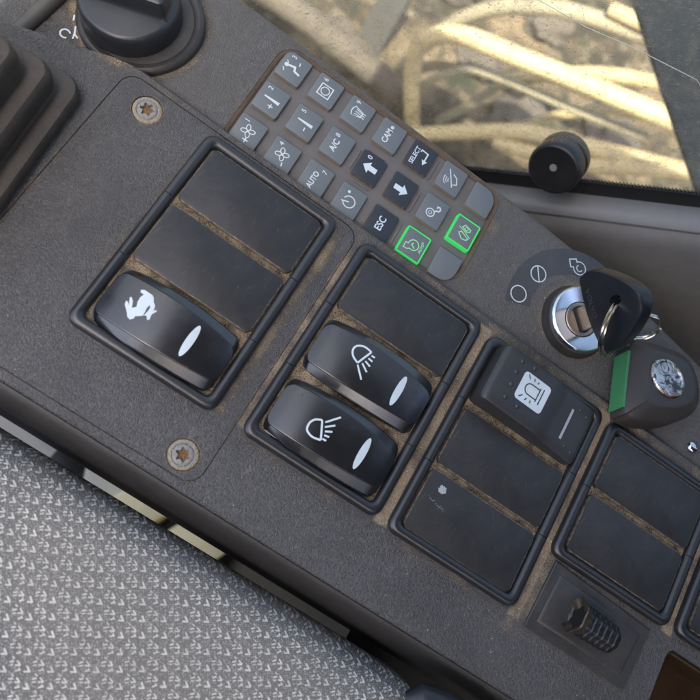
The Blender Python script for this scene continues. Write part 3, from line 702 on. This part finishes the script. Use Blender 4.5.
# worn dial marks on the console beside it
mk.build('dial_mark', 'legend_grey', console, f=lambda x, y: zstrip(x), lift=.05, loc=(-42, 18.2, 0)) if False else None
mk2 = Marks(); mk2.line(arc(-54.9, 2.4, 1.5, 40, 320, 14), .5); mk2.line([(-53.1, 4.6), (-52.2, 3.9), (-51.1, 3.6)], .5); mk2.line([(-54.1, 6.6), (-52.9, 4.5), (-52.2, 2.4)], .5); mk2.line([(-55.7, 7.8), (-56.5, 9.4), (-55.3, 10.8)], .5)
mk2.build('dial_mark', 'legend', console, f=lambda x, y: zstrip(x), lift=.06)

# ================================================================== JOYSTICK BOOT
jb = thing('joystick_boot', 'brownish black ribbed rubber joystick boot in the console corner', 'joystick boot', (-72, -50, 0), (0, 0, R(5)))
L = []
def ringl(hx, hy, r, z, dx=0): return [(x, y, z) for x, y in rrect(dx, 0, 2*hx, 2*hy, r, 8)]
prof = [(39, 33.5, 6, -.3), (39.6, 34.2, 6, 1.2), (39.4, 34, 6, 4.2), (38.6, 33.4, 5.5, 5.4), (36.0, 31.4, 4.5, 6.0), (34.2, 30.0, 4, 5.6), (33.6, 29.4, 4, 6.6), (34.0, 29.8, 5, 11.5), (33.6, 29.4, 5, 14.0), (32.6, 28.6, 4.5, 15.2), (30.0, 26.4, 4, 15.7), (28.4, 25.0, 3.5, 15.2), (27.8, 24.4, 3.5, 16.4), (28.0, 24.6, 4.5, 21.5), (27.6, 24.2, 4.5, 24.2), (26.6, 23.4, 4, 25.4), (23.4, 20.4, 3.5, 25.9), (22.2, 19.4, 3, 25.2), (21.6, 19, 3, 26.6), (21.4, 18.8, 3.5, 31), (19, 17, 3, 33)]
MB().loft([ringl(hx, hy, r, z) for hx, hy, r, z in prof]).build('bellows', 'rubber', jb)
MB().tube([(0, 0, 32), (0, 0, 50), (2, 0, 80)], 8, 20).build('lever', 'knob', jb)

# ================================================================== IGNITION
IG = Vector((139.4, 23.9, -3))
ig = thing('ignition_switch', 'chrome ringed ignition lock with grey position symbols', 'ignition lock', IG)
MB().lathe([(13.4, -.3), (13.4, .6), (12.8, 1.6), (12.4, 3.2), (11.5, 3.4)], 64).build('collar', 'ring', ig)
L = [(12.1, 3.0), (12.2, 4.2), (11.9, 5.0), (11.3, 5.45), (8.2, 4.6), (6.5, 4.2), (6.35, 3.0)]
MB().loft([[(r*cos(2*pi*j/64), r*sin(2*pi*j/64), z) for j in range(64)] for r, z in L], closed=True).build('bezel_ring', 'chrome', ig)
brl = MB().lathe([(6.2, 2.5), (6.2, 4.3), (5.9, 4.6), (5.0, 4.55), (4.6, 4.2), (.2, 4.2)], 48).build('barrel', 'steel', ig)
Ld = Vector((.73, -.68, 0)).normalized(); Nd = Vector((.68, .73, 0)).normalized()      # along the key's face, across its thickness
def kx(l, n, z): p = Ld*l+Nd*n; return (p.x, p.y, z)
mb = MB(); mb.loft([[kx(x, y, z) for x, y in rrect(0, 0, 9.6, 4.4, .8, 4)] for z in (4.0, 4.35)]); mb.build('slot', 'black', brl)
# decal: ring segment with off / on / start marks
dec = MB(); A0, A1 = 200, 72
outer = arc(-2, .2, 26.2, A0, A1, 30); inner = arc(-2, .2, 16.6, A1, A0, 24)
dec.prism(outer+inner, -.1, .12); dl = dec.build('legend_plate', 'decal', ig)
mk = Marks(); mk.circle(-23.4, -4.0, 3.0, .42, 28); mk.circle(-20.4, 7.2, 3.0, .42, 28); mk.line([(-22.2, 9.0), (-20.4, 7.2), (-18.6, 5.4)] if False else [(-22.0, 9.6), (-20.4, 7.2), (-18.8, 4.8)], .42)
def eng2(cx, cy, a):
    P = [(2.5*cos(R(t)), 2.5*sin(R(t))) for t in range(-195, 106, 15)]+[(-.7, 3.6), (-3.6, 3.6), (-3.6, .7)]
    mk.line([(cx+x*cos(a)-y*sin(a), cy+x*sin(a)+y*cos(a)) for x, y in P], .4, True)
    mk.line([(cx+1.2*cos(R(t))*cos(a)-1.2*sin(R(t))*sin(a), cy+1.2*cos(R(t))*sin(a)+1.2*sin(R(t))*cos(a)) for t in range(100, 321, 20)], .36)
eng2(-7.6, 19.2, R(38))
mk.build('legend', 'legend_key', dl, lift=.16)
# ------------------------------------------------------------------ key, rings, fob
key = thing('ignition_key', 'black headed key standing in the chrome ignition lock', 'key', IG)
mb = MB(); mb.loft([[kx(x, y, z) for x, y in rrect(0, 0, 8.4, 2.6, .5, 4)] for z in (3.0, 16)]); mb.build('blade', 'steel', key)
OUT = [(-13.2, 13.0), (-14.3, 16.5), (-13.9, 20.5), (-12.0, 25.0), (-8.2, 31.0), (-4.8, 35.0), (-1.6, 37.6), (1.4, 38.0), (4.6, 36.6), (7.6, 33.2), (11.2, 26.8), (13.4, 20.4), (14.0, 16.6), (13.2, 14.2), (11.2, 13.0), (6.0, 11.6), (0, 11.0), (-6.0, 11.4), (-10.5, 12.2)]
def catm(P, k=4):
    o = []; n = len(P)
    for i in range(n):
        p0, p1, p2, p3 = [Vector(P[(i+d) % n]) for d in (-1, 0, 1, 2)]
        for q in range(k): t = q/k; o.append(.5*((2*p1)+(p2-p0)*t+(2*p0-5*p1+4*p2-p3)*t*t+(3*p1-p0-3*p2+p3)*t**3))
    return o
OP = catm(OUT); cen = Vector((0, 23)); mb = MB(); L = []
for ins, t in ((1.3, -2.8), (.4, -2.5), (.1, -2.0), (0, -1.3), (0, 1.3), (.1, 2.0), (.4, 2.5), (1.3, 2.8)):
    L.append([kx(*( (p-(p-cen).normalized()*ins).x, t, (p-(p-cen).normalized()*ins).y)) for p in OP])
mb.loft(L); head = mb.build('head', 'keyplastic', key)
hc = MB(); hc.loft([[kx(-1.6+2.6*cos(a)*.62-2.0*sin(a)*.5*0, n, 27.5+2.9*sin(a)) for a in [2*pi*i/24 for i in range(24)]] for n in (-8, 8)])
hcut = hc.build('cutter', 'keyplastic', key); bpy.context.view_layer.update(); cut(head, [hcut])
mk = Marks(); mk.text('VOLVO', 3.1, 0, 0, .06, 1.0)     # raised lettering on the head's face
em = mk.build('lettering', 'keytext', head, lift=.02)
lm = Matrix((Ld, Vector((0, 0, 1)), -Nd)).transposed().to_4x4(); lm.translation = Vector(kx(-3.4, -2.83, 15.6))*S; em.matrix_local = lm
C0 = IG+Vector(kx(-1.6, 0, 26.0))
def ring(name, c, ax, ay, r, wire, mat, label, turns=2):
    ax = Vector(ax).normalized(); ay = Vector(ay); ay = (ay-ax*ay.dot(ax)).normalized(); nz = ax.cross(ay)
    n = 72*turns; pts = [ax*r*cos(2*pi*turns*i/n)+ay*r*sin(2*pi*turns*i/n)+nz*(wire*2.05*(i/n*turns-turns/2+.5)) for i in range(n+1)]
    o = MB().tube(pts, wire, 8).build(name, mat, None, c); return tag(o, label, 'key ring', 'steel rings on the ignition key')
# split ring: through the hole in the head, hanging down over its rim on the right
dd = (Ld*.76-Vector((0, 0, .65))).normalized()
rc = C0+dd*9.8-Nd*.3
ring('key_ring', rc, dd, Nd*.9-Vector((0, 0, .32))-Ld*.27, 10.0, .5, 'wire', 'bright split ring looped through the black key head')
rc2 = Vector((155.8, 28.2, 13.2))
ring('key_ring', rc2, Ld*.2+Nd*.9+Vector((0, 0, .3)), Ld*.5-Vector((0, 0, .8)), 5.4, .5, 'wire', 'small steel link between the split ring and the fob')
fob = thing('key_fob', 'dark plastic key fob with green band and worn silver badge', 'key fob', (173.2, 16.2, 4.0))
FX = Vector((.87, .47, -.13)).normalized(); FY = Vector((-.47, .86, -.10)); FY = (FY-FX*FY.dot(FX)).normalized(); FZ = FX.cross(FY)
tilt = Matrix.Rotation(R(-6), 3, FX)
def fo(x, y, z): x *= 1.05; y *= 1.04; p = tilt @ (FX*x+FY*y+FZ*z); return (p.x, p.y, p.z)
FO = catm([(-17.2, -9.0), (-16.6, -11.6), (-14, -13.2), (-8, -13.8), (4, -12.4), (14, -7.8), (18.2, -1), (18.6, 7), (16.6, 11.6), (12, 14.0), (2, 15.8), (-6, 15.9), (-8.6, 14.6), (-9.6, 12)], 4); fcn = Vector((1.5, 0))
def fl(seq): return [[fo(*(fcn+(p-fcn)*(1-i/15)), z) for p in FO] for i, z in seq]
MB().loft(fl(((2.6, -4.6), (.8, -4.3), (0, -3.2), (0, -.2), (.05, 2.6), (.35, 3.8), (.9, 4.5), (4.6, 7.5), (5.2, 7.8), (6.2, 7.9)))).build('case', 'fob', fob)
gb = MB(); gp = [(-17.0+7.2*t, -9.2+20.6*t) for t in [i/10 for i in range(11)]]
gb.loft([[fo(x-.75, y, -3.4), fo(x-.85, y, 3.4), fo(x+1.4, y, 3.6), fo(x+1.4, y, -3.4)] for x, y in gp]).build('green_band', 'fobgreen', fob)
bd = Matrix((Vector(fo(1, 0, 0)), Vector(fo(0, 1, 0)), Vector(fo(0, 0, 1)))).transposed().to_4x4(); bd.translation = Vector(fo(-.6, 1.0, 7.2))
MB().lathe([(6.9, -.2), (7.0, 1.2), (6.6, 1.8), (5.9, 1.9), (5.4, 1.4), (3.0, 1.5), (.2, 1.6)], 48, bd).build('badge', 'badge', fob)
MB().tube([fo(-9, 14, 2), fo(-10.5, 17.5, 3.5), fo(-8.5, 19.5, 4), fo(-6.5, 17.5, 3), fo(-7, 14, 2)], 1.3, 10).build('loop', 'fob', fob)

# ================================================================== RIBBED TOGGLE
tg = thing('toggle_plate', 'black plate with ribbed toggle boot below the blank switches', 'toggle', (190, -65.6, 0))
pl = [(-20.6, 11.8), (-21.6, -11.4), (19.4, -11.6), (20.6, 9.9)]
pm = MB(); 
def inset(P, d):
    c = Vector((0, 0)); return [(p[0]-math.copysign(d, p[0]), p[1]-math.copysign(d, p[1])) for p in P]
pm.loft([[(x, y, z) for x, y in inset(pl, d)] for d, z in ((0, -.1), (0, .6), (.3, .9), (3.2, .9), (3.7, 1.3), (4.4, 1.4))]); pm.build('base_plate', 'plate', tg)
A = Vector((-8.6, -.6, 5.2)); B = Vector((9.2, -.9, 4.4)); ax = (B-A).normalized(); s1 = Vector((0, 1, 0)); s2 = ax.cross(s1).normalized(); s1 = s2.cross(ax)
L = []; n = 30
prof = [(0, 1.5), (0, 4.4), (.6, 5.0)]
x = 1.4
for k in range(5): prof += [(x, 5.1-.08*k), (x+.35, 4.75-.08*k), (x+1.3, 4.75-.08*k), (x+1.65, 5.1-.1*k)]; x += 2.35
prof += [(x+.6, 4.5), (x+1.6, 3.6), (x+2.1, 1.6)]
def oct_(a, r): return r*(1-.05*cos(8*a))
MB().loft([[A+ax*t+(s1*cos(2*pi*j/48)+s2*sin(2*pi*j/48))*oct_(2*pi*j/48, r) for j in range(48)] for t, r in prof]).build('ribbed_boot', 'stopper', tg)
L = []; n = 48
for t, r, st in ((1.6, 4.9, 0), (.2, 5.2, .02), (-1.4, 5.9, .05), (-1.8, 5.6, .06), (-1.0, 4.6, .10), (.8, 2.4, .22), (1.2, .8, .1)):
    L.append([A+ax*t+(s1*cos(2*pi*j/n)+s2*sin(2*pi*j/n))*r*(1+st*cos(6*2*pi*j/n)) for j in range(n)])
MB().loft(L).build('flared_collar', 'togglemetal', tg)

# ================================================================== CAB WALL, SILL, WINDOW (its own slanting frame)
WO = Vector((105.84, 98.35, -51.57)); wd = Vector((.8287, .2221, .5134)).normalized(); wn = Vector((-.2588, .9659, 0)).normalized(); wu = wd.cross(wn).normalized(); wn = wu.cross(wd)
WM = Matrix((wd, wn, wu)).transposed().to_4x4(); WM.translation = WO*S
def wthing(name, label, cat): o = thing(name, label, cat); o.matrix_world = WM; return o
def wl(p): v = Vector(p)-WO; return (v.dot(wd), v.dot(wn), v.dot(wu))
win = wthing('cab_window', 'dusty scratched side window with a long crack', 'window')
MB().box(-330, 560, 0, 4, -14, 520).build('pane', 'glass', win)
mb = MB(); mb.box(-330, 560, -1.2, -.05, -12, -.6)
for i in range(160):                                     # dotted edge of the printed border
    for r_, zz, rad in ((0, .1, .42), (1, 1.1, .26)): mb.prism(arc((i-80)*1.5+r_*.75, 0, rad, 0, 300, 5), 0, .5) if False else None
mb.build('frit_border', 'seal', win)
db = MB()
for i in range(190):
    for r_, zz, rad in ((0, -.25, .48), (1, .75, .3)):
        cx = (i-50)*1.5+r_*.75; P = arc(cx, zz, rad, 0, 300, 5)
        db.loft([[(x, y, z) for x, z in P] for y in (-.6, -.06)])
db.build('frit_dots', 'seal', win)
ck = [Vector(wl(p)) for p in ((52, 84, 37.2), (63.34, 86.96, 37.3), (80, 91.4, 36.2), (95, 95.4, 37.4), (121.86, 102.64, 37.23), (125, 103.5, 35.5))]
pts = []
for a, b in zip(ck, ck[1:]):
    for k in range(6): t = k/6; q = a.lerp(b, t); pts.append((q.x, -.12, q.z+random.uniform(-.1, .1)))
MB().tube(pts, .13, 6).build('crack', 'beige', win)
wall = wthing('cab_wall', 'dark grey cab side wall below the window', 'wall')
mb = MB(); xs = [-140+20*i for i in range(36)]
mb.loft([[(x, 3.5, -14.2), (x, -10.8, -15.3), (x, -13.5, -18), (x, -15.6, -24), (x, -16, -60), (x, -20, -240), (x, -22, -420), (x, 8, -420), (x, 8, -14.2)] for x in xs]).build('trim_panel', 'wallm', wall)
mb = MB(); mb.loft([[(x, 3.5, -13.9), (x, 3.5, -11.0), (x, -1.5, -10.4), (x, -6.5, -10.7), (x, -9.6, -11.8), (x, -11.4, -13.6), (x, -11.4, -15.2)] for x in xs]).build('sill', 'sillm', wall)
st = thing('window_stop', 'round black rubber stop with grey dot on the window edge', 'window stop')
kc = Vector((115.0, 103.5, -33.5)); ka = Vector((-.2, -.9, .28)).normalized(); kM = ka.to_track_quat('Z', 'Y').to_matrix().to_4x4()
st.location = kc*S
MB().lathe([(11.0, -2.0), (11.4, -.5), (11.4, 2.6), (10.9, 3.2), (10.5, 3.4), (10.5, 4.1), (11.2, 4.4), (11.5, 5.2), (11.4, 10.4), (11.0, 11.4), (10.2, 11.8), (9.2, 11.6), (.3, 11.6)], 56, kM).build('rubber_body', 'stopper', st)
MB().lathe([(1.6, 11.5), (1.6, 11.9), (.2, 12.0)], 20, kM @ Matrix.Translation((-.6, .8, 0))).build('pin', 'wallm', st)

MB().loft([[(u, v, z) for u, v in rrect(240, -76, 200, 110, 4)] for z in (-410, -60)]).build('gap_shade_box', 'seal', console)  # black box added so the gap under the console reads as shade
# ================================================================== SEAT
seat = thing('operator_seat', 'grey woven fabric seat with white flecks beside the console', 'seat', (60, -200, -30))
rows = []
prof = [(-110.5, -70), (-108.8, -54), (-108.7, -44), (-109.2, -37), (-110.6, -31.5), (-113.2, -27.3), (-117.5, -24.3), (-124, -22.6), (-140, -21.6), (-165, -22), (-200, -24), (-260, -29), (-330, -36), (-332, -90)]
def seatrow(u):
    e = max(0, u-142)/24; k = 1-math.sqrt(max(0, 1-min(e, 1)**2))
    return [(u-60, v-16*k*max(0, min(1, (v+150)/30))+200, z-16*k+51) for v, z in prof]
uu = [-420+20*i for i in range(28)]+[142+24*sin(pi/2*i/16) for i in range(17)]
L = [seatrow(u) for u in uu]
o = MB().loft(L).build('cushion', 'fabric', seat, None, 60)
mb = MB()
bk = thing('seat_lever', 'black plastic lever end at the seat corner by the console', 'lever', (155.5, -115.2, 5))
mb.tube([(-13, 1.2, -1), (-10, 3.6, 0), (-4, 4.2, .6), (3, 5.4, .2), (9, 6.6, -.6), (14, 6.4, -2.0), (20, 3, -5)], [2.6, 4.6, 5.2, 4.6, 4.8, 4.6, 3], 20)
mb.build('grip', 'beltplastic', bk)
MB().tube([(-6, 0, -1), (2, -12, -2), (14, -34, -6)], [4.6, 6.2, 6.5], 18).build('arm', 'beltplastic', bk)

# ================================================================== BELOW THE CONSOLE (seen through the gap)
FZ0 = -420
tag(MB().box(-900, 700, -900, 150, FZ0-12, FZ0).build('cab_floor', 'floor'), kind='structure')
t = thing('step_panel', 'pale blue painted panel on the floor beneath the console', 'panel', (-96, -105, FZ0))
mb = MB(); slab(mb, 0, 0, 170, 150, 8, 0.2, 30, 4); mb.build('panel_top', 'pale', t); t.rotation_euler = (0, 0, R(-14))
t = thing('floor_pipe', 'grey pipe end with black opening below the console', 'pipe', (-14, -106, FZ0+60))
MB().tube([(-52, 6, 0), (-30, 4, 0), (-4, 0, 0)], 17, 28).build('pipe_wall', 'greypipe', t)
MB().tube([(-4, 0, 0), (10, -2, 0), (17, -3, -1)], [17.5, 17.5, 15], 28).build('rubber_end', 'black', t)
t = thing('floor_cover', 'beige floor cover lying under the console gap', 'cover', (22, -105, FZ0))
mb = MB(); slab(mb, 0, 0, 44, 140, 4, 0.2, 24, 3); mb.build('cover_top', 'beige', t); t.rotation_euler = (0, R(6), R(24))
for x, w_, lab in ((62, 34, 'straw yellow plate for sunlit floor beside the beige floor cover'), (116, 40, 'straw yellow plate for sunlit floor near the black filler box')):
    t = thing('sun_plate', lab, 'plate', (x, -108, FZ0), group='sunlit yellow patches on the cab floor')
    mb = MB(); slab(mb, 0, 0, w_, 150, 4, 0.2, 40, 3); mb.build('sun_plate_top', 'straw', t); t.rotation_euler = (0, R(-8), R(-28))  # yellow plates take the place of sunlight falling on the floor
t = tag(MB().tube([(84, -60, FZ0+12), (86, -104, FZ0+16), (84, -150, FZ0+12)], 7, 14).build('floor_cable', 'black'), 'black cable between the sunlit yellow patches under the console', 'cable')

# ================================================================== OUTSIDE
def cr(P, k=8):
    P = [Vector(p) for p in P]; o = []
    for i in range(len(P)-1):
        p0, p1, p2, p3 = P[max(i-1, 0)], P[i], P[i+1], P[min(i+2, len(P)-1)]
        for q in range(k): t = q/k; o.append(.5*((2*p1)+(p2-p0)*t+(2*p0-5*p1+4*p2-p3)*t*t+(3*p1-p0-3*p2+p3)*t**3))
    o.append(P[-1]); return o
def hose(P, r, mat, label):
    o = MB().tube(cr(P), r, 20).build('hose', mat); return tag(o, label, 'hose', 'hoses outside the window')
hose([(178,900,-1335),(110,900,-1220),(60,900,-1120),(29,900,-1047),(15,900,-972),(36,900,-917),(86,900,-875),(182,900,-838),(293,900,-795),(402,900,-755),(489,900,-724),(640,905,-680)], 18, 'hose', 'thick yellow hose arching in a loop and running to the right')
hose([(-20,1010,-1340),(4,1000,-1198),(21,1000,-1081),(52,1000,-961),(102,1000,-874),(176,1000,-802),(258,1000,-756),(345,1000,-720),(428,1000,-684),(600,1000,-620)], 15, 'hose_dull', 'dusty hose rising behind the others along the top')
hose([(258,1000,-725),(345,990,-689),(428,985,-653),(600,980,-589)], 13, 'hose', 'short bright hose at the very top of the window')
hose([(190,960,-985),(244,960,-906),(283,960,-855),(337,960,-799),(411,960,-746),(560,960,-650)], 14, 'hose', 'straight yellow hose passing behind the looping hose')
hose([(60,850,-1230),(130,850,-1128),(200,850,-1029),(273,850,-937),(313,850,-903),(404,850,-843),(560,850,-740)], 16, 'hose', 'yellow hose low in the window, running behind the round stop')
hose([(150,1020,-1290),(184,1020,-1172),(205,1020,-1061),(240,1020,-986),(291,1020,-944),(420,1020,-900)], 11, 'hose_dull', 'thin dull hose curling inside the big loop')
hose([(250,840,-990),(330,835,-935),(409,830,-868),(471,830,-795),(560,830,-700)], 15, 'hose', 'lowest yellow hose just above the window border at right')
hose([(120,930,-1300),(70,930,-1180),(75,930,-1080),(110,930,-1000),(150,930,-960),(230,930,-925),(330,930,-890),(470,930,-830)], 9, 'hose_dull', 'thin brownish hose following inside the thick loop')
hose([(300,1050,-1240),(330,1050,-1120),(380,1050,-1010),(450,1050,-930),(560,1050,-850)], 12, 'hose', 'yellow hose rising steeply in the middle of the window')
t = MB(); t.box(-32, 32, -30, 30, 0, 240); t = t.build('scrap_post', 'postgrey', None, (-95, 1090, -1300)); tag(t, 'grey metal post stub beyond the hoses', 'post')
t = MB().tube(cr([(-420, 900, -1150), (-287, 900, -1124), (-155, 905, -1131), (20, 930, -1180), (80, 960, -1260)]), 30, 16).build('log', 'rock', None); tag(t, 'dusty log lying across the ground at left', 'log')
def rock(x, y, r, lab):
    bm = bmesh.new(); bmesh.ops.create_icosphere(bm, subdivisions=3, radius=r*S)
    ph = [random.uniform(0, 6) for _ in range(6)]
    for v in bm.verts:
        d = v.co.normalized(); k = 1+.22*sin(3.1*d.x+ph[0])*cos(2.7*d.y+ph[1])+.14*sin(6*d.z+ph[2]+4*d.x)+.08*sin(11*d.y+ph[3]); v.co = d*r*S*k; v.co.z *= .62
    me = bpy.data.meshes.new('rock'); bm.to_mesh(me); bm.free()
    o = link('rock', me, 'rock', None, (x, y, -1300+r*.25), 50); tag(o, lab, 'rock', 'rocks on the ground outside')
for x, y, r, lab in ((330, 1160, 70, 'large pale rock on the ground behind the lowest hose'), (470, 1080, 55, 'rock near the window corner beside the dark shadow sheet'), (150, 1250, 60, 'rock inside the big hose loop'), (-140, 1020, 65, 'rock at the far left near the log'), (560, 1300, 80, 'rock high in the window behind the upper hoses'), (20, 1420, 75, 'rock beyond the grey post'), (260, 1480, 65, 'rock at the top edge of the window')):
    rock(x, y, r, lab)
dk = thing('shadow_sheet', 'dark gritty sheet standing in for shadow beside the hoses outside', 'shadow', (0, 0, -250))
mb = MB(); P = [(144, 488), (164.4, 467.3), (221, 413), (278.8, 360.2), (316, 326), (400, 330), (400, 560), (300, 580)]
mb.prism(P, -5, 0); mb.build('sheet_top', 'shadow', dk)  # dark sheet stands in for shadow at the right of the window
tag(MB().box(-30000, 30000, -30000, 30000, -20, 0).build('ground', 'ground', None, (0, 0, -1300)), kind='structure')
rf = thing('shade_roof', 'unseen cab roof slab sized to shade the console', 'roof', (260, -165, 650))
mb = MB(); slab(mb, 0, 0, 720, 710, 40, 0, 45, 10); mb.build('shade_roof_panel', 'shaderoof', rf)  # unseen roof, sized to keep sun off the console and shape switch reflections

rw = thing('rear_blocker', 'unseen dark wall blocking light behind the seat', 'wall', (625, -165, -420))
mb = MB(); slab(mb, 0, 0, 24, 700, 6, .2, 1065, 5); mb.build('rear_blocker_panel', 'blockerdark', rw)  # unseen, added to cut the light from the rear
dr = thing('side_blocker', 'unseen dark panel blocking sky light beyond the seat', 'blocker', (240, -560, -420))
mb = MB(); slab(mb, 0, 0, 740, 24, 6, .2, 900, 5); mb.build('blocker_panel', 'blockerdark', dr)  # unseen dark panel added to block low sky from the seat side

cb = MB()
for k in range(170):
    z = 0
    if k < 60: x, y = random.uniform(109.6, 112.4), random.uniform(-74, -2)
    elif k < 90: x, y = random.uniform(162.8, 165.2), random.uniform(-76, -4)
    elif k < 105: x, y = random.uniform(50.4, 53.5), random.uniform(-72, -4)
    elif k < 130: x, y = random.uniform(160, 218), random.uniform(-95, -78)
    elif k < 150: x, y = random.uniform(-20, 160), random.uniform(-95, -76)
    else: x, y = random.uniform(100, 165), random.uniform(10, 40); z = -3
    r = random.uniform(.08, .24)*(1.3 if k < 90 else 1)
    cb.lathe([(r*.5, -r*.2), (r, r*.3), (r*.6, r*.9), (.02, r*1.1)], 6, Matrix.Translation((x, y, z+.05)) @ Matrix.Rotation(random.uniform(0, 3), 4, 'Z') @ Matrix.Diagonal((1, random.uniform(.6, 1), 1, 1)))
MT['crumb'] = plain('crumb', (.50, .43, .32), .9, var=.4, bump=0).m
tag(cb.build('crumbs', 'crumb'), 'pale grit crumbs scattered over the console', 'grit', kind='stuff')
